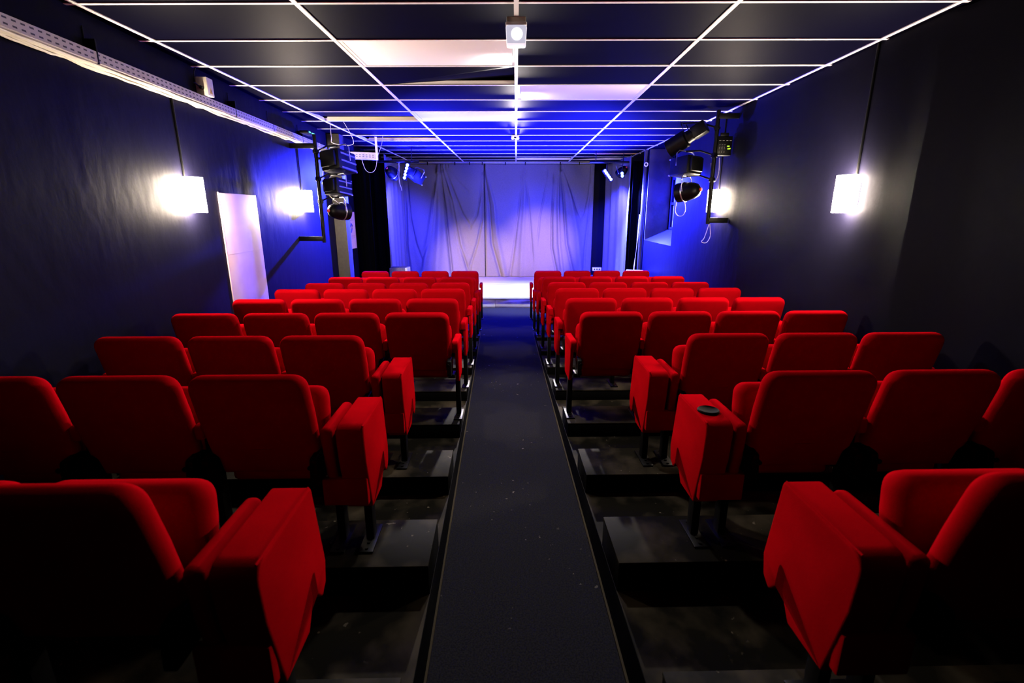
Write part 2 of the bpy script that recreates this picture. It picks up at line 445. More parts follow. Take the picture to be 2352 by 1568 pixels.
# ------------------------------------------------------------------ seating platforms
Zn = lambda n: 1.863 + .79 * (n - 2)
D = {1: .552, 2: .6127, 3: .6577, 4: .694, 5: .7337, 6: .7716, 7: .823, 8: .856, 9: .965, 10: .965}
ROW = {}
for n in range(1, 11):
    y = (Zn(n) - .257 * D[n]) / .966 if n > 1 else .87
    ROW[n] = (y, 0.0 if n >= 9 else CZ - D[n] - .845)
def slab(x, y): return max(.26 - .03 * y, .02)
for side in (-1, 1):
    xa = -.315 if side < 0 else .500
    if side < 0:
        poly = [seat_to_room(xa, -.9), seat_to_room(xa, 7.05), (wl(7.05) + .01, 7.2), (wl(-.9) + .01, -.9)]
    else:
        poly = [seat_to_room(xa, -.9), seat_to_room(xa, 7.05), (WR - .01, 7.2), (WR - .01, -.9)]
    nm = 'left' if side < 0 else 'right'
    bm = bmesh.new(); prism(bm, poly, -.002, slab)
    pf = struct(obj('seating_platform', bm, 'deck', smooth=False), 'worn black boarded platform under the %s block of seats' % nm)
    bm = bmesh.new()
    x0 = xa - side * .0015
    p = [seat_to_room(x0, -.9), seat_to_room(x0, 7.05), seat_to_room(x0 + side * .004, 7.05), seat_to_room(x0 + side * .004, -.9)]
    prism(bm, p, 0, lambda x, y: slab(x, y) - .002)
    obj('side_board', bm, 'deckface', pf)
    for n in range(1, 9):
        y, f = ROW[n]
        xo = -2.36 if side < 0 else 2.50
        x0, x1 = (xo, xa) if side < 0 else (xa, xo)
        bm = bmesh.new(); box(bm, x0, x1, y + .012, y + .335, slab(0, y) - .03, f - .012, .004, mtx=Matrix.Rotation(TH, 4, 'Z'))
        st = obj('row_riser', bm, 'deckface', pf)
        bm = bmesh.new(); box(bm, x0, x1, y + .010, y + .34, f - .012, f, .003, mtx=Matrix.Rotation(TH, 4, 'Z'))
        obj('tread', bm, 'deck', st)

# ------------------------------------------------------------------ cinema seats
def rot_x(bm, a, dx=0, dy=0, dz=0):
    bmesh.ops.transform(bm, matrix=Matrix.Translation((dx, dy, dz)) @ Matrix.Rotation(a, 4, 'X'), verts=bm.verts); return bm

def back_bm():
    o = roundpoly([(-.218, -.235, .03), (-.160, -.245, .08), (.160, -.245, .08), (.218, -.235, .03), (.218, -.16, .03), (.231, -.13, .02),
                   (.231, .06, .3), (.229, .235, .062), (0, .241, .5), (-.229, .235, .062), (-.231, .06, .3), (-.231, -.13, .02), (-.218, -.16, .03)], 6)
    # bottom corners notched for the hinges
    o = roundpoly([(-.200, -.238, .02), (.200, -.238, .02), (.203, -.150, .02), (.224, -.128, .02), (.231, .05, .2),
                   (.229, .238, .066), (-.229, .238, .066), (-.231, .05, .2), (-.224, -.128, .02), (-.203, -.150, .02)], 6)
    bm = pad(o, .070, .030, .010, .012)
    return rot_x(bm, R(14), 0, .115, .607)

def seat_bm():
    o = roundpoly([(-.205, -.205, .03), (.205, -.205, .03), (.222, .10, .2), (.218, .215, .075), (-.218, .215, .075), (-.222, .10, .2)], 6)
    bm = pad(o, .105, .045, .012, .006)
    return rot_x(bm, R(-9), 0, .275, .495)

def hinge_bm(s):
    bm = bmesh.new()
    o = roundpoly([(.045, .36, .015), (.185, .36, .03), (.215, .44, .02), (.150, .485, .03), (.060, .478, .02)], 4)
    t = pad(o, .030, .004, 0, 0, 'YZ'); merge(bm, t, Matrix.Translation((s * .219, 0, 0)))
    t = bmesh.new(); lathe(t, [(.0, 0), (.010, 0), (.010, .006), (0, .006)], 10)
    merge(bm, t, Matrix.Translation((s * .212, .045, .45)) @ Matrix.Rotation(R(180), 4, 'Z'))
    return bm

def leg_bm(x, y, top):
    bm = bmesh.new(); box(bm, x - .018, x + .018, y - .028, y + .028, .008, top, .004)
    return bm

def foot_bm(x, y):
    bm = bmesh.new(); box(bm, x - .032, x + .032, y - .115, y + .085, 0, .009, .002)
    for dy in (-.095, -.055, .06):
        t = bmesh.new(); lathe(t, [(0, 0), (.008, 0), (.008, .008), (0, .008)], 8)
        merge(bm, t, Matrix.Translation((x, y + dy, .006)) @ Matrix.Rotation(R(90), 4, 'X') @ Matrix.Scale(-1, 4, (0, 1, 0)) if False else Matrix.Translation((x, y + dy, .008)) @ Matrix.Rotation(R(90), 4, 'X'))
    return bm

def arm_bm(x, wd=.040):
    o = roundpoly([(.105, .545, .01), (.415, .535, .02), (.425, .600, .025), (.100, .615, .022)], 4)
    bm = pad(o, wd, .012, 0, 0, 'YZ')
    bmesh.ops.transform(bm, matrix=Matrix.Translation((x, 0, 0)), verts=bm.verts); return bm

def end_panel_bm(x):
    o = roundpoly([(.155, .285, .02), (.385, .285, .03), (.415, .48, .03), (.425, .560, .0), (.110, .575, .0), (.120, .44, .03)], 4)
    bm = pad(o, .026, .008, 0, 0, 'YZ')
    bmesh.ops.transform(bm, matrix=Matrix.Translation((x, 0, 0)), verts=bm.verts); return bm

CONS = [(.165, .190, .006), (.325, .190, .01), (.374, .262, .006), (.376, .325, .006), (.394, .338, .006), (.402, .255, .004),
        (.440, .212, .012), (.478, .240, .02), (.494, .310, .02), (.448, .602, .018), (.098, .597, .05), (.112, .430, .01)]
def console_bm(x, wd):
    bm = pad(roundpoly(CONS, 4), wd, .008, 0, 0, 'YZ')
    bmesh.ops.transform(bm, matrix=Matrix.Translation((x, 0, 0)), verts=bm.verts); return bm
def slim_bm(x, wd):
    o = roundpoly([(.150, .27, .01), (.40, .27, .03), (.445, .45, .03), (.425, .590, .03), (.105, .590, .025), (.115, .43, .02)], 4)
    bm = pad(o, wd, .020, 0, 0, 'YZ')
    bmesh.ops.transform(bm, matrix=Matrix.Translation((x, 0, 0)), verts=bm.verts); return bm

def piping_bm(x, s):
    bm = bmesh.new()
    xx = x + s * .052
    tube(bm, [(xx, .115, .5965), (xx, .27, .6005), (xx, .440, .6015)], .0032, 6)
    return bm

def make_seat(kind, s):
    """s = +1: the aisle is on the seat's right. kind: mid, end, wide."""
    e = empty('cinema_seat')
    obj('backrest', back_bm(), 'red', e)
    obj('seat_cushion', seat_bm(), 'red', e)
    for q in (-1, 1): obj('hinge_bracket', hinge_bm(q), 'black', e)
    obj('armrest', arm_bm(-s * .2505, .036), 'red', e)
    lg = obj('leg', leg_bm(-s * .2505, .19, .54), 'black', e)
    obj('foot_plate', foot_bm(-s * .2505, .19), 'black', lg)
    if kind == 'end':
        obj('armrest', arm_bm(s * .262, .050), 'red', e)
        obj('end_panel', end_panel_bm(s * .272), 'red', e)
        lg = obj('leg', leg_bm(s * .268, .20, .30), 'black', e)
        obj('foot_plate', foot_bm(s * .268, .20), 'black', lg)
        bm = bmesh.new(); x0, x1 = sorted((s * .205, s * .255)); box(bm, x0, x1, .10, .20, .33, .36, .004)
        obj('seat_support', bm, 'black', e)
    if kind == 'wide':
        obj('armrest', slim_bm(s * .262, .048), 'red', e)
        c = obj('wide_armrest', console_bm(s * .362, .116), 'red', e)
        obj('piping', piping_bm(s * .362, s), 'red', c)
        bm = bmesh.new(); x0, x1 = sorted((s * .222, s * .414)); box(bm, x0, x1, .118, .150, .225, .352, .006)
        obj('lower_panel', bm, 'red', e)
        bm = bmesh.new(); x0, x1 = sorted((s * .284, s * .306)); box(bm, x0, x1, .16, .40, .24, .56, .003)
        obj('spacer', bm, 'black', e)
        for x in (s * .262, s * .388):
            lg = obj('leg', leg_bm(x, .21, .27), 'black', e)
            obj('foot_plate', foot_bm(x, .21), 'black', lg)
    return e

ORD = ['zeroth', 'first', 'second', 'third', 'fourth', 'fifth', 'sixth', 'seventh', 'eighth', 'ninth', 'tenth']
protos = {}
XS = {(-1, 0): [-.99, -1.49, -1.99], (-1, 1): [-.60, -1.10, -1.60, -2.10],
      (1, 0): [1.28, 1.785, 2.285], (1, 1): [.80, 1.30, 1.80, 2.30]}
for side in (-1, 1):
    bn = 'left' if side < 0 else 'right'
    for n in range(1, 11):
        y, f = ROW[n]
        xs = XS[(side, 0 if n <= 3 else 1)]
        for i, x in enumerate(xs):
            kind = ('wide' if n <= 3 else 'end') if i == 0 else 'mid'
            if n == 1 and i == 2: continue          # outside the picture
            key = (kind, -side)
            if key not in protos:
                protos[key] = make_seat(*key); s = protos[key]
            else:
                s = copy_tree(protos[key])
            dn = -.018 if f == 0.0 else 0
            rx, ry = seat_to_room(x, y)
            s.location = (rx, ry, f + (.001 if n < 9 else 0)); s.rotation_euler = (0, 0, TH)
            rown = ('nearest row' if n == 1 else 'front row at the stage' if n == 10 else '%s row from the camera' % ORD[n])
            pos = ('on the aisle' if i == 0 else 'by the wall' if i == len(xs) - 1 else '%s from the aisle' % ORD[i + 1])
            if kind == 'wide':
                lab = 'red folding seat with wide boxy aisle armrest, %s block, %s' % (bn, rown)
            else:
                lab = 'red folding cinema seat %s, %s block, %s' % (pos, bn, rown)
            tag(s, lab, 'cinema seat', 'red folding seats in the %s block' % bn)
            if side == 1 and n == 2 and i == 0:
                s['label'] = 'red folding seat with black cup holder on its wide armrest, right block, second row'
                bm = bmesh.new()
                lathe(bm, [(.030, -.002), (.046, -.001), (.047, .006), (.043, .010), (.036, .006), (.0, .004)], 28)
                bmesh.ops.transform(bm, matrix=Matrix.Translation((-.362, .235, .600)) @ Matrix.Rotation(R(90), 4, 'X'), verts=bm.verts)
                obj('cup_holder', bm, 'deckface', s)

# ------------------------------------------------------------------ stage, curtains
SZ = .216
stg = empty('stage', (0, 9.34, 0)); tag(stg, 'low white-topped wooden stage at the end of the aisle', 'stage')
bm = bmesh.new(); box(bm, -2.90, 2.52, 0, 3.38, .17, SZ, .004); obj('stage_top', bm, 'stagetop', stg)
bm = bmesh.new(); box(bm, -2.90, -.40, .02, .05, 0, .168, .002); box(bm, -.394, 2.52, .02, .05, 0, .168, .002); box(bm, -2.9, 2.52, .05, 3.3, 0, .168)
obj('stage_face', bm, 'stageface', stg)

def curtain(name, p0, p1, z0, z1, fold, nu=160, nv=80, m='curtain', parent=None):
    p0 = Vector((*p0, 0)); p1 = Vector((*p1, 0)); d = (p1 - p0); L = d.length; d.normalize(); nn = Vector((d.y, -d.x, 0))
    bm = bmesh.new(); g = []
    for j in range(nv + 1):
        z = z0 + (z1 - z0) * j / nv; row = []
        for i in range(nu + 1):
            u = L * i / nu
            row.append(bm.verts.new(p0 + d * u + nn * fold(u, z) + Vector((0, 0, z))))
        g.append(row)
    for j in range(nv):
        for i in range(nu): bm.faces.new((g[j][i], g[j][i + 1], g[j + 1][i + 1], g[j + 1][i]))
    o = obj(name, bm, m, parent, angle=180)
    sm = o.modifiers.new('thickness', 'SOLIDIFY'); sm.thickness = .004
    return o

# fold lines of the backdrop, as (x, z) world polylines read off the cloth: (points, amplitude, width)
YC = 12.30
def px(x, y):                  # where the sight line of a photo point meets the backdrop (used only to measure the folds)
    zc = .966 * YC
    for _ in range(3):
        dd = (y - 485) * zc / 1164.6; zc = .966 * YC + .257 * dd
    return ((x - 1185) / 1125 * zc, CZ - dd)
RID = []
def fold_line(pts, amp, wd, fade=.25): RID.append(([px(*p) for p in pts], amp, wd, fade))
fold_line([(1006, 400), (1000, 440), (988, 530), (972, 632)], .055, .055)
fold_line([(1006, 400), (1009, 480), (1008, 560), (1003, 632)], .06, .075)
fold_line([(1011, 395), (1022, 480), (1030, 560), (1038, 632)], -.06, .030)
fold_line([(1016, 392), (1038, 460), (1056, 560), (1078, 632)], -.05, .030)
fold_line([(1016, 388), (1034, 440), (1048, 510), (1064, 590)], .05, .055)
fold_line([(1022, 388), (1042, 440), (1062, 490), (1080, 518)], -.035, .028, .12)
fold_line([(1106, 400), (1103, 450), (1095, 495), (1080, 520)], -.035, .028, .12)
fold_line([(1028, 384), (1050, 415), (1075, 440), (1094, 425), (1104, 400)], -.025, .03, .1)
fold_line([(1109, 400), (1108, 500), (1096, 560), (1080, 610)], -.030, .028, .15)
fold_line([(1112, 390), (1124, 470), (1130, 560), (1150, 632)], -.045, .032)
fold_line([(1115, 390), (1135, 470), (1141, 540), (1160, 632)], .035, .045)
fold_line([(1198, 415), (1192, 480), (1182, 560), (1172, 632)], -.030, .030, .2)
fold_line([(1206, 405), (1204, 480), (1199, 560), (1196, 632)], .035, .05, .2)
fold_line([(1206, 405), (1214, 460), (1219, 530), (1224, 600)], -.028, .028, .2)
fold_line([(1258, 405), (1250, 450), (1240, 500), (1234, 560)], -.025, .025, .2)
fold_line([(1272, 420), (1268, 500), (1268, 570), (1280, 632)], -.050, .030, .2)
fold_line([(1284, 392), (1282, 470), (1284, 560), (1292, 632)], .050, .035)
fold_line([(1289, 392), (1296, 470), (1302, 560), (1318, 632)], -.060, .035)
fold_line([(1292, 388), (1310, 450), (1325, 530), (1334, 632)], .040, .055)
fold_line([(1293, 386), (1312, 440), (1325, 480), (1336, 505)], -.030, .028, .15)
fold_line([(1357, 400), (1352, 450), (1344, 490), (1336, 506)], -.028, .028, .15)
fold_line([(1358, 420), (1352, 500), (1344, 570), (1340, 632)], -.025, .03, .2)
fold_line([(937, 440), (942, 500), (955, 560), (970, 600)], -.035, .03, .2)
fold_line([(998, 440), (992, 500), (983, 560), (968, 602)], -.02, .03, .2)
fold_line([(938, 480), (940, 560), (950, 632)], .035, .05, .2)
def interp(pts, z):
    for (x0, z0), (x1, z1) in zip(pts, pts[1:]):
        lo, hi = min(z0, z1), max(z0, z1)
        if lo <= z <= hi and hi > lo: return x0 + (x1 - x0) * (z - z0) / (z1 - z0)
    return None
def back_fold(x, z):
    v = .010 * math.sin(x * 5.1 + .5) + .006 * math.sin(x * 13 + z)
    for pts, amp, wd, fade in RID:
        zs = [p[1] for p in pts]; zt, zb = max(zs), min(zs)
        bot = 0 if zb < .55 else fade
        zz = min(max(z, zb), zt); xx = interp(pts, zz)
        if xx is None: continue
        k = 1.0
        if z > zt: k = max(0, 1 - (z - zt) / .25)
        elif z > zt - .5: k = max(.25, (zt - z) / .5) if zt > 2.4 else 1
        if bot:
            if z < zb: k = max(0, 1 - (zb - z) / bot) * .4
            elif z < zb + bot: k *= .4 + .6 * (z - zb) / bot
        kw = .6 + .7 * min(1, max(0, (zt - z) / 2))
        v += 1.35 * amp * k * math.exp(-((x - xx) / (wd * kw)) ** 2)
    return v
xa, xm, xb = px(922, 480)[0], px(1111, 480)[0], px(1362, 480)[0]
o1 = curtain('stage_curtain', (xa, YC), (xm + .012, YC), SZ + .004, H - .05, lambda u, z: back_fold(xa + u, z) + (.05 * max(0, 1 - u / .06)), 190, 90)
tag(o1, 'grey backdrop curtain left of the dark seam', 'curtain', 'grey backdrop curtains')
xm2 = xm + .02
o2 = curtain('stage_curtain', (xm2, YC + .012), (xb, YC + .012), SZ + .004, H - .05, lambda u, z: back_fold(xm2 + u, z) + (-.05 * max(0, 1 - u / .05)), 230, 90)
tag(o2, 'wide grey backdrop curtain right of the dark seam', 'curtain', 'grey backdrop curtains')

def leg_fold(k, a, ph): return lambda u, z: a * math.sin(u * k + ph + .25 * math.sin(z * 1.3)) + .35 * a * math.sin(u * k * 2.3 + z * .5)
o = curtain('side_curtain', (-2.56, 9.98), (-2.70, 12.22), SZ + .004, H - .08, leg_fold(11, .030, .4), 150, 30)
tag(o, 'grey side curtain lit blue on the left of the stage', 'curtain')
o = curtain('side_curtain', (2.16, 12.15), (2.27, 10.15), SZ + .004, H - .08, leg_fold(9, .035, 2.0), 150, 30)
tag(o, 'grey side curtain lit blue on the right of the stage', 'curtain')
o = curtain('black_drape', (-2.80, 8.62), (-2.46, 8.64), .012, H - .17, leg_fold(34, .018, 0), 90, 20, 'drape')
tag(o, 'black drape nearest the pink notice, left of the stage', 'curtain')
o = curtain('black_drape', (-2.66, 9.62), (-2.50, 9.64), SZ + .004, H - .2, leg_fold(34, .014, 1), 70, 20, 'drape')
tag(o, 'narrow black drape beside the blue left side curtain', 'curtain')
o = curtain('black_drape', (2.27, 10.06), (2.46, 10.08), SZ + .004, H - .2, leg_fold(34, .016, 1), 70, 20, 'drape')
tag(o, 'narrow black drape at the right edge of the stage', 'curtain')
bm = bmesh.new()
pp = [(2.375, 10.02, SZ + .012), (2.40, 10.0, .75), (2.43, 9.985, 1.3), (2.44, 9.985, 1.75)]
tube(bm, pp, .012); o = obj('rope', bm, 'cable'); tag(o, 'pale cord hanging in front of the black drape on the right', 'rope')

rail = empty('curtain_rail', (0, YC, H - .03)); tag(rail, 'thin curtain rail with hooks under the ceiling above the backdrop', 'curtain rail')
bm = bmesh.new(); tube(bm, [(-2.7, 0, -.005), (2.2, 0, -.005)], .012); obj('rail', bm, 'steel', rail)
for x in (-2.1, -1.45, -1.1, -.8, -.25, .22, 1.05, 1.5):
    bm = bmesh.new(); box(bm, x - .012, x + .012, -.02, .012, -.05, .02, .003); obj('hook', bm, 'black', rail)

# ------------------------------------------------------------------ wall lamps
def sconce(x, y, nx, lab, cab_top):
    e = empty('wall_lamp', (x, y, 1.80)); tag(e, lab, 'wall lamp', 'glowing white wall lamps')
    e.rotation_euler = (0, 0, 0 if nx > 0 else math.pi)
    bm = bmesh.new(); box(bm, .002, .014, -.055, .055, .04, .22, .003); obj('back_plate', bm, 'white', e)
    bm = bmesh.new()
    o = roundpoly([(.030, -.088, .015), (.125, -.078, .05), (.125, .078, .05), (.030, .088, .015)], 6)
    lo = [bm.verts.new((p.x, p.y, 0)) for p in o]; mid = [bm.verts.new((p.x, p.y, .135)) for p in o]; hi = [bm.verts.new((p.x, p.y, .27)) for p in o]
    n = len(o)
    for a, b in ((lo, mid), (mid, hi)):
        for i in range(n): bm.faces.new((a[i], a[(i + 1) % n], b[(i + 1) % n], b[i]))
    bm.faces.new(lo); bm.faces.new(hi)
    obj('lamp_shade', bm, 'shade', e)
    bm = bmesh.new()
    for sy in (-1, 1):
        tube(bm, [(.012, sy * .03, .13), (.03, sy * .03, .13)], .006)
    obj('arm', bm, 'steel', e)
    bm = bmesh.new(); tube(bm, [(.010, 0, .22), (.010, 0, cab_top - 1.80)], .0085)
    obj('conduit', bm, 'black', e)
    return e
sconce(wl(4.05), 4.05, 1, 'bright wall lamp on the left wall before the white door board', 2.66)
sconce(wl(6.62), 6.62, 1, 'bright wall lamp on the left wall behind the lighting pole', 2.66)
sconce(WR, 3.86, -1, 'bright wall lamp on the right wall nearest the camera', H)
sconce(WR, 6.42, -1, 'bright wall lamp on the right wall behind the lighting pole', H)

# ------------------------------------------------------------------ cable tray
ya, yb = .6, 7.0
ang = math.atan2(yb - ya, wl(yb) - wl(ya)) - math.pi / 2
tr = empty('cable_tray', (wl(3.8) + .068, 3.8, 2.70), ang)
tag(tr, 'white perforated cable tray running along the left wall', 'cable tray')
bm = bmesh.new(); box(bm, -.002, .002, -3.2, 3.9, -.03, .032); obj('side_plate', bm, 'tray', tr, smooth=False)
bm = bmesh.new(); box(bm, -.060, -.002, -3.2, 3.9, -.034, -.030); box(bm, -.062, -.058, -3.2, 3.9, -.03, .03); obj('tray_base', bm, 'tray', tr, smooth=False)
bm = bmesh.new()                                 # ragged cables lying under and in the tray
for i in range(5):
    xx = -.012 - .011 * i
    pts = [(xx, -3.2 + 7.1 * k / 60, -.038 - .008 * rnd.random() - (.013 if i > 2 else 0) * (1 if rnd.random() > .3 else 0)) for k in range(61)]
    tube(bm, pts, .008, 6)
obj('cables', bm, 'cable', tr)
for yy in (-2.4, -1.3, -.55, 1.15, 2.0, 2.9):
    bm = bmesh.new(); box(bm, -.064, .004, yy, yy + .012, -.036, .10 if int(yy * 10) % 2 else .04, .001); tube(bm, [(-.058, yy, .03), (-.058, yy + .01, .17)], .004)
    obj('bracket', bm, 'black', tr)
jb = empty('junction_box', (wl(4.48) + .082, 4.48, 2.745), ang); tag(jb, 'white junction box with yellow warning triangle on the cable tray', 'junction box')
bm = bmesh.new(); box(bm, -.075, .020, -.05, .05, -.005, .135, .006); obj('housing', bm, 'beige', jb)
def tri(bm, pts, x0, x1):
    a = [bm.verts.new((x0, y, z)) for y, z in pts]; b = [bm.verts.new((x1, y, z)) for y, z in pts]
    for i in range(len(pts)): bm.faces.new((a[i], a[(i + 1) % len(pts)], b[(i + 1) % len(pts)], b[i]))
    bm.faces.new(a); bm.faces.new(b)
bm = bmesh.new(); tri(bm, [(-.022, .015), (.022, .015), (0, .062)], .0200, .0212); sg = obj('warning_triangle', bm, 'yellow', jb, smooth=False)
bm = bmesh.new(); tri(bm, [(.002, .052), (-.006, .036), (0, .037), (-.003, .022), (.007, .039), (.001, .038)], .0212, .0216); obj('bolt_symbol', bm, 'black', sg, smooth=False)
bm = bmesh.new(); tube(bm, [(-.02, -.05, .05), (-.02, -.085, .05)], .014); obj('cable_gland', bm, 'blackplastic', jb)
bm = bmesh.new(); tube(bm, [(-.02, -.085, .05), (-.03, -.15, .07), (-.045, -.10, .16), (-.05, -.04, .22)], .006)
obj('cable', bm, 'black', jb)

# second tray crossing in front of the drape, with its drop post
tr2 = empty('cable_tray', (-2.235, 8.34, 2.655), R(112)); tag(tr2, 'white perforated cable tray end piece hanging before the black drape', 'cable tray')
bm = bmesh.new(); box(bm, -.06, -.056, 0, .56, -.045, .055); box(bm, -.06, .05, 0, .56, -.049, -.045); obj('side_plate', bm, 'tray', tr2, smooth=False)
bm = bmesh.new(); box(bm, -.075, -.05, -.012, .022, -.055, H - 2.657); obj('hanger_post', bm, 'grid', tr2)
bm = bmesh.new(); tube(bm, [(.0, .6, -.02), (.0, .4, .02), (-.02, .25, .045), (-.03, .02, .05)], .006); obj('red_wire', bm, 'redcable', tr2)

def cable(name, pts, r, m, lab):
    # smooth the polyline (Catmull-Rom)
    P = [Vector(p) for p in pts]; out = []
    for i in range(len(P) - 1):
        p0, p1, p2, p3 = P[max(i - 1, 0)], P[i], P[i + 1], P[min(i + 2, len(P) - 1)]
        for k in range(6):
            s = k / 6
            out.append(.5 * ((2 * p1) + (p2 - p0) * s + (2 * p0 - 5 * p1 + 4 * p2 - p3) * s * s + (3 * p1 - p0 - 3 * p2 + p3) * s ** 3))
    out.append(P[-1]); bm = bmesh.new(); tube(bm, out, r, 6)
    o = obj(name, bm, m); tag(o, lab, 'cable'); return o
cable('cable', [(-2.43, 6.9, H), (-2.43, 6.9, 2.75), (-2.42, 6.92, 2.68), (-2.2, 7.0, 2.67), (-2.18, 6.98, 2.76), (-2.27, 6.95, H)], .0035, 'cable', 'thin white cable looping down from the ceiling behind the left pole')
cable('cable', [(-2.42, 8.1, 2.64), (-2.36, 8.1, 2.44), (-2.27, 8.1, 2.40), (-2.2, 8.1, 2.46), (-2.16, 8.12, 2.64), (-2.1, 8.15, 2.80), (-2.08, 8.2, H)], .0035, 'cable', 'thin cable hanging in a U below the end of the left tray')

# ------------------------------------------------------------------ lighting poles and theatre lamps
def pole(x, y, z0, z1, wall_x, lab, brk):
    e = empty('lighting_pole', (x, y, z0)); tag(e, lab, 'lighting pole')
    bm = bmesh.new(); tube(bm, [(0, 0, 0), (0, 0, z1 - z0)], .024, 14); obj('pole', bm, 'black', e)
    for z in brk:
        bm = bmesh.new(); x0, x1 = sorted((0, wall_x - x))
        box(bm, x0, x1, -.035, -.025, z - z0 - .03, z - z0 + .03, .002)
        tube(bm, [(0, -.045, z - z0), (0, .03, z - z0)], .008, 8)
        obj('wall_bracket', bm, 'black', e)
    return e
pole(-2.47, 6.42, 1.42, 2.72, wl(6.42) + .002, 'black upright lighting pole bracketed to the left wall', (1.47, 2.585))
pole(2.315, 6.10, 1.66, H - .02, WR - .002, 'black upright lighting pole bracketed to the right wall', (1.705, 2.86))

def lamp(kind, loc, target, lab, pole_xy, size=1.0, roll=0, ribs=True):
    e = empty('theatre_lamp', loc)
    q = (Vector(target) - Vector(loc)).to_track_quat('Y', 'Z')
    e.rotation_euler = (q.to_matrix().to_4x4() @ Matrix.Rotation(roll, 4, 'Y')).to_euler()
    tag(e, lab, 'theatre lamp')
    bm = bmesh.new(); s = size
    if kind == 'box':
        box(bm, -.11 * s, .11 * s, -.16 * s, .13 * s, -.10 * s, .10 * s, .018)
        box(bm, -.085 * s, .085 * s, -.20 * s, -.15 * s, -.075 * s, .075 * s, .012)
        obj('housing', bm, 'black', e)
        bm = bmesh.new()
        if ribs:
          for z in (-.09, -.02, .05): box(bm, .1095 * s, .116 * s, -.12 * s, .12 * s, z * s, (z + .014) * s)
          for z in (-.09, -.02, .05): box(bm, -.116 * s, -.1095 * s, -.12 * s, .12 * s, z * s, (z + .014) * s)
          obj('cooling_rib', bm, 'steel', e)
        bm = bmesh.new(); lathe(bm, [(.0, .13 * s), (.08 * s, .13 * s), (.075 * s, .145 * s), (.04 * s, .153 * s), (.0, .156 * s)], 24); obj('lens', bm, 'lens', e)
        bm = bmesh.new()
        for sx in (-1, 1):
            for sz in (-1, 1): box(bm, sx * .098 * s - .008, sx * .098 * s + .008, .125 * s, .145 * s, sz * .088 * s - .008, sz * .088 * s + .008, .003)
        obj('corner_clip', bm, 'steel', e)
        wd, hh = .13 * s, .17 * s
    elif kind == 'profile':
        box(bm, -.058 * s, .058 * s, -.19 * s, -.04 * s, -.062 * s, .062 * s, .016)
        lathe(bm, [(.0, -.06 * s), (.062 * s, -.05 * s), (.066 * s, .02 * s), (.088 * s, .03 * s), (.092 * s, .23 * s), (.080 * s, .235 * s), (.0, .22 * s)], 24)
        obj('housing', bm, 'black', e)
        bm = bmesh.new(); lathe(bm, [(0, .222 * s), (.058 * s, .222 * s), (.04 * s, .236 * s), (0, .242 * s)], 20); obj('lens', bm, 'lens', e)
        wd, hh = .095 * s, .15 * s
    else:
        lathe(bm, [(0, -.15 * s), (.03 * s, -.148 * s), (.065 * s, -.125 * s), (.085 * s, -.08 * s), (.10 * s, -.01 * s), (.102 * s, .02 * s), (.102 * s, .10 * s), (.095 * s, .105 * s), (.093 * s, .07 * s), (0, .06 * s)], 30)
        obj('housing', bm, 'blackplastic', e)
        bm = bmesh.new(); lathe(bm, [(0, .05 * s), (.09 * s, .062 * s), (.06 * s, .082 * s), (0, .092 * s)], 24); obj('lens', bm, 'lens', e)
        bm = bmesh.new(); lathe(bm, [(.1025 * s, .018 * s), (.106 * s, .02 * s), (.106 * s, .03 * s), (.1025 * s, .032 * s)], 30); obj('rim', bm, 'steel', e)
        bm = bmesh.new(); lathe(bm, [(0, -.165 * s), (.018 * s, -.165 * s), (.018 * s, -.148 * s), (0, -.148 * s)], 12); obj('cable_gland', bm, 'reddot', e)
        wd, hh = .118 * s, .16 * s
    bm = bmesh.new()
    tube(bm, [(-wd, 0, 0), (-wd, 0, hh * .8), (-wd * .75, 0, hh), (wd * .75, 0, hh), (wd, 0, hh * .8), (wd, 0, 0)], .007, 8)
    obj('yoke', bm, 'steel' if kind != 'profile' else 'black', e)
    # arm to the pole, in local space
    bpy.context.view_layer.update()
    if pole_xy is not None:
        inv = e.matrix_world.inverted() if False else (Matrix.Translation(loc) @ e.rotation_euler.to_matrix().to_4x4()).inverted()
        a = inv @ Vector(pole_xy); hook = Vector((0, 0, hh))
        midp = (a + hook) / 2 + (inv.to_3x3() @ Vector((0, 0, .03)))
        bm = bmesh.new(); tube(bm, [a, midp, hook], .010, 8)
        t = bmesh.new(); bmesh.ops.create_cube(t, size=.06); bmesh.ops.bevel(t, geom=t.edges[:], offset=.01, segments=2, affect='EDGES'); merge(bm, t, Matrix.Translation(a))
        obj('clamp', bm, 'black', e)
    return e
PL = lambda z: (-2.47, 6.42, z); PR = lambda z: (2.315, 6.10, z)
lamp('box', (-2.22, 6.52, 2.40), (-1.35, 9.2, 2.05), 'large black box lamp at the top of the left pole', PL(2.52), 1.22, R(-8))
lamp('box', (-2.26, 6.52, 2.10), (-1.2, 9.3, 1.75), 'smaller black box lamp in the middle of the left pole', PL(2.20), .98, R(-6))
lamp('par', (-2.27, 6.52, 1.81), (-.9, 8.5, 1.70), 'round black can lamp lowest on the left pole', PL(1.93), 1.08)
lamp('profile', (2.05, 6.25, 2.665), (.9, 7.1, 1.90), 'long black tube spotlight at the top of the right pole', PR(2.74), 1.15)
lamp('box', (2.03, 6.25, 2.325), (.9, 8.7, 2.1), 'black box lamp in the middle of the right pole', PR(2.44), 1.05, R(5), False)
lamp('par', (2.07, 6.22, 2.04), (.7, 7.5, 1.80), 'round black can lamp lowest on the right pole', PR(2.17), 1.12)
cable('safety_wire', [(1.98, 6.28, 1.94), (1.965, 6.27, 1.82), (2.0, 6.27, 1.76), (2.06, 6.27, 1.76), (2.09, 6.27, 1.83), (2.07, 6.28, 1.94)], .004, 'cable', 'thin wire loop hanging under the lowest right lamp')
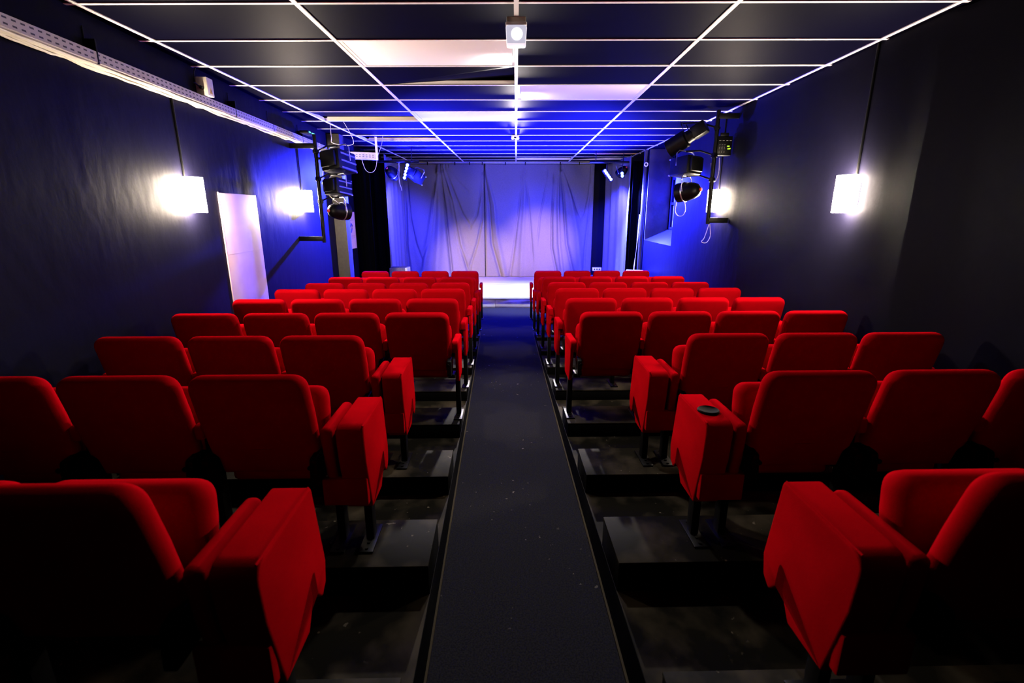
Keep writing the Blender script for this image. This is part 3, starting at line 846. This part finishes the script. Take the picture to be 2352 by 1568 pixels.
cable('cable', [(2.40, 6.16, 2.42), (2.41, 6.16, 2.26), (2.38, 6.15, 2.16), (2.33, 6.14, 2.2), (2.30, 6.14, 2.36)], .005, 'cable', 'white cable loop under the control box on the right pole')
cable('cable', [(2.34, 6.12, 1.66), (2.30, 6.12, 1.50), (2.27, 6.12, 1.45), (2.33, 6.12, 1.44), (2.37, 6.12, 1.52), (2.35, 6.12, 1.66)], .004, 'cable', 'thin cable loop hanging below the right pole')
cable('cable', [(-2.42, 6.44, 2.62), (-2.40, 6.46, 2.4), (-2.43, 6.44, 2.15), (-2.36, 6.46, 2.0), (-2.28, 6.46, 1.93), (-2.24, 6.46, 1.90)], .005, 'cable', 'pale cable running down the left pole to the can lamp')

e = empty('junction_box', (-2.375, 6.47, 2.33)); tag(e, 'pale grey box fixed beside the top of the left lighting pole', 'junction box')
bm = bmesh.new(); box(bm, -.045, .035, -.02, .03, 0, .23, .006); obj('housing', bm, 'beige', e)
bm = bmesh.new(); box(bm, -.12, -.04, -.01, .01, .10, .13, .003); obj('bracket', bm, 'black', e)
# dimmer box on the right pole
db = empty('control_box', (2.425, 6.14, 2.44)); tag(db, 'black control box with green lit display on the right pole', 'control box')
bm = bmesh.new(); box(bm, -.085, .085, -.04, .06, 0, .21, .006); obj('housing', bm, 'blackplastic', db)
bm = bmesh.new()
for (x, z) in ((.035, .10), (.048, .10), (.042, .072), (.055, .072), (.062, .075)): box(bm, x - .008, x + .006, -.0415, -.040, z - .006, z + .006)
obj('display', bm, 'lime', db)
bm = bmesh.new()
for r_ in range(7):
    for c_ in range(3):
        wl_ = .010 + .008 * rnd.random(); x = -.065 + c_ * .028; z = .03 + r_ * .014
        box(bm, x, x + wl_, -.0412, -.040, z, z + .0022)
for x in (-.07, -.03, .012, .05): box(bm, x, x + .022, -.0415, -.040, .158, .164)
obj('print', bm, 'whiteink', db)
bm = bmesh.new(); box(bm, -.055, .045, -.02, .03, .21, .25, .006); obj('top_bracket', bm, 'black', db)
bm = bmesh.new(); tube(bm, [(-.11, 0, .1), (-.08, 0, .1)], .02); obj('clamp', bm, 'black', db)
# small green lit device at the top of the left pole
gd = empty('network_switch', (-2.60, 6.55, 2.765), ang); tag(gd, 'small device with green lights on the tray behind the left pole', 'electrical device')
bm = bmesh.new(); box(bm, -.05, .05, -.14, .16, -.03, .0, .004); obj('housing', bm, 'black', gd)
bm = bmesh.new(); box(bm, .050, .054, -.10, -.05, -.02, -.005, .001); box(bm, .050, .054, 0, .13, -.022, -.008, .001); obj('indicator_light', bm, 'green', gd)

# ------------------------------------------------------------------ blue LED fixtures over the stage front
def led_bar(loc, L, tilt_, lab, w_=.030, dirx=0):
    e = empty('led_light', loc, rot=(0, tilt_, dirx)); tag(e, lab, 'stage light', 'blue LED stage lights')
    bm = bmesh.new(); box(bm, -w_ - .012, w_ + .012, .0, .07, -L / 2 - .015, L / 2 + .015, .01); obj('housing', bm, 'black', e)
    bm = bmesh.new(); n = max(2, int(L / .05))
    for i in range(n):
        z = -L / 2 + (i + .5) * L / n
        t = bmesh.new(); lathe(t, [(0, 0), (w_ * .95, 0), (w_ * .9, -.008), (0, -.012)], 14); merge(bm, t, Matrix.Translation((0, 0, z)))
    obj('led_lens', bm, 'led', e)
    inv = (Matrix.Translation(loc) @ e.rotation_euler.to_matrix().to_4x4()).inverted()
    bar = Vector((loc[0], 9.60 if loc[0] < 0 else 10.20, 2.70 if loc[0] < 0 else 2.74))
    bm = bmesh.new(); tube(bm, [(0, .06, 0), inv @ bar], .008, 8); obj('hanger', bm, 'black', e)
    bm = bmesh.new(); tube(bm, [(-w_ - .02, .035, 0), (-w_ - .02, .09, .02), (w_ + .02, .09, .02), (w_ + .02, .035, 0)], .006); obj('yoke', bm, 'black', e)
    return e
led_bar((-2.03, 9.52, 2.52), .29, R(17), 'tilted strip of blue white LEDs glowing left of the backdrop')
led_bar((1.79, 10.05, 2.49), .25, R(-38), 'slanted strip of blue white LEDs glowing right of the backdrop')
led_bar((2.10, 10.22, 2.51), .10, R(-10), 'short blue white LED lamp glowing above the right side curtain', .032)
lamp('box', (-1.86, 9.62, 2.44), (-1.2, 11.0, 1.8), 'dark box lamp just right of the glowing left LED strip', None, .95, R(20), False)
lamp('par', (-2.30, 9.6, 2.50), (-1.6, 11.0, 1.7), 'dark round lamp left of the glowing left LED strip', None, 1.05)
lamp('par', (2.13, 10.42, 2.58), (1.4, 11.4, 1.8), 'dark round lamp above the right side curtain', None, .9)
lamp('par', (-2.02, 9.57, .335), (-.8, 9.0, 2.6), 'round black uplight added unseen on the left of the stage floor', None, .8)  # body added for the left ceiling fill, hidden behind the seats
lamp('par', (1.76, 9.57, .335), (.6, 9.0, 2.6), 'round black uplight added unseen on the right of the stage floor', None, .8)  # same added body for the right ceiling fill
for (x0, x1, y, z, lab) in ((-2.66, -1.80, 9.60, 2.70, 'black lighting bar across the left front of the stage'), (1.45, 2.22, 10.20, 2.74, 'black lighting bar across the right front of the stage')):
    e = empty('lighting_bar', ((x0 + x1) / 2, y, z)); tag(e, lab, 'lighting bar')
    bm = bmesh.new(); tube(bm, [(-(x1 - x0) / 2, 0, 0), ((x1 - x0) / 2, 0, 0)], .022, 12); obj('bar', bm, 'black', e)
    for q in (-.35, .35):
        bm = bmesh.new(); tube(bm, [(q * (x1 - x0), 0, 0), (q * (x1 - x0), 0, H - z)], .008, 8); obj('hanger', bm, 'black', e)
e = empty('ring_hook', (2.36, 9.42, 2.63)); tag(e, 'small white ring on the right wall above the window recess edge', 'hook')
bm = bmesh.new(); tube(bm, [(.03 * math.cos(a * math.pi / 8), 0, .03 * math.sin(a * math.pi / 8)) for a in range(17)], .008, 8, False); obj('ring', bm, 'white', e)
bm = bmesh.new(); tube(bm, [(.03, 0, 0), (.10, .25, .09), (.183, .52, .09)], .007, 6); obj('bar', bm, 'black', e)
cable('cable', [(-2.17, 9.60, 2.70), (-2.165, 9.57, 2.55), (-2.16, 9.5, 2.42), (-2.15, 9.5, 2.30), (-2.13, 9.5, 2.24), (-2.12, 9.5, 2.18)], .006, 'cable', 'short white cable end hanging beside the left side curtain')

# ------------------------------------------------------------------ ceiling fittings
e = empty('emergency_light', (0.0, 3.40, H)); tag(e, 'small square lamp glowing cool white on the centre ceiling bar', 'ceiling light')
bm = bmesh.new(); box(bm, -.058, .058, -.045, .045, -.030, -.002, .004); obj('base', bm, 'beige', e)
bm = bmesh.new(); box(bm, -.064, .064, -.052, .052, -.050, -.030, .006); obj('rim', bm, 'white', e)
bm = bmesh.new(); box(bm, -.064, .064, -.050, .050, -.150, -.050, .010); bmesh.ops.scale(bm, vec=(1, 1, 1), verts=bm.verts)
for v in bm.verts:
    if v.co.z < -.10: v.co.x *= .93
obj('lamp_cover', bm, 'cubeglow', e)
bm = bmesh.new(); lathe(bm, [(0, -.052), (.034, -.052), (.034, -.0505), (0, -.0505)], 20)
bmesh.ops.transform(bm, matrix=Matrix.Translation((.004, 0, -.098)), verts=bm.verts); obj('bulb_glow', bm, 'cubecore', e)
e = empty('smoke_detector', (-.012, 8.15, H)); tag(e, 'small white detector on the centre ceiling bar towards the stage', 'detector')
bm = bmesh.new(); box(bm, -.058, .058, -.04, .04, -.028, -.002, .006); obj('base', bm, 'white', e)
bm = bmesh.new(); box(bm, -.062, -.028, -.045, .035, -.055, -.026, .006); box(bm, .028, .062, -.045, .035, -.055, -.026, .006); obj('sensor_arm', bm, 'white', e)
bm = bmesh.new(); box(bm, -.022, .022, -.042, .03, -.05, -.028, .004); obj('sensor', bm, 'blackplastic', e)

# ------------------------------------------------------------------ small things near the stage
e = empty('paper_notice', (-2.742, 8.40, 1.30), R(90)); tag(e, 'pink paper notice taped to the blue-lit wall left of the drape', 'poster')
bm = bmesh.new(); box(bm, -.16, .16, -.002, 0, -.10, .50); obj('sheet', bm, 'paper', e)
bm = bmesh.new()
tube(bm, [(-.10, -.004, .26), (-.05, -.004, .31), (-.01, -.004, .28), (-.04, -.004, .22), (-.08, -.004, .17)], .012, 6); obj('ink_drawing', bm, 'blueink', e)
bm = bmesh.new()
for k in range(6): box(bm, -.10, .08 + .04 * rnd.random(), -.003, -.002, .36 + .018 * k if k < 3 else .02 + .018 * k, .364 + .018 * k if k < 3 else .024 + .018 * k)
obj('print', bm, 'greyink', e)

e = empty('speaker_box', (-2.32, 9.75, SZ)); tag(e, 'grey box speaker standing on the left of the stage', 'speaker')
bm = bmesh.new(); box(bm, -.16, .14, -.12, .18, 0, .52, .008); obj('cabinet', bm, 'greybox', e)
bm = bmesh.new(); box(bm, .14, .19, -.10, .18, 0, .52, .006); obj('side_panel', bm, 'white', e)
e = empty('speaker_box', (2.25, 9.55, SZ), R(-18)); tag(e, 'dark box speaker standing on the right of the stage', 'speaker')
bm = bmesh.new(); box(bm, -.12, .20, -.14, .18, 0, .48, .008); obj('cabinet', bm, 'greybox', e)
bm = bmesh.new(); box(bm, -.09, .18, -.146, -.139, .03, .45, .004); obj('grille', bm, 'black', e)
e = empty('socket_box', (2.02, 12.30, SZ)); tag(e, 'white socket box standing low in the dark gap right of the backdrop', 'socket box')
bm = bmesh.new(); box(bm, -.11, .11, -.04, .04, .16, .24, .004); box(bm, -.02, .02, -.02, .02, 0, .16); obj('housing', bm, 'white', e)
bm = bmesh.new()
for x in (-.06, .0, .06): lathe(bm, [(0, -.043), (.018, -.043), (.018, -.040), (0, -.040)], 14, Matrix.Translation((x, 0, .20)))
obj('outlet', bm, 'black', e)
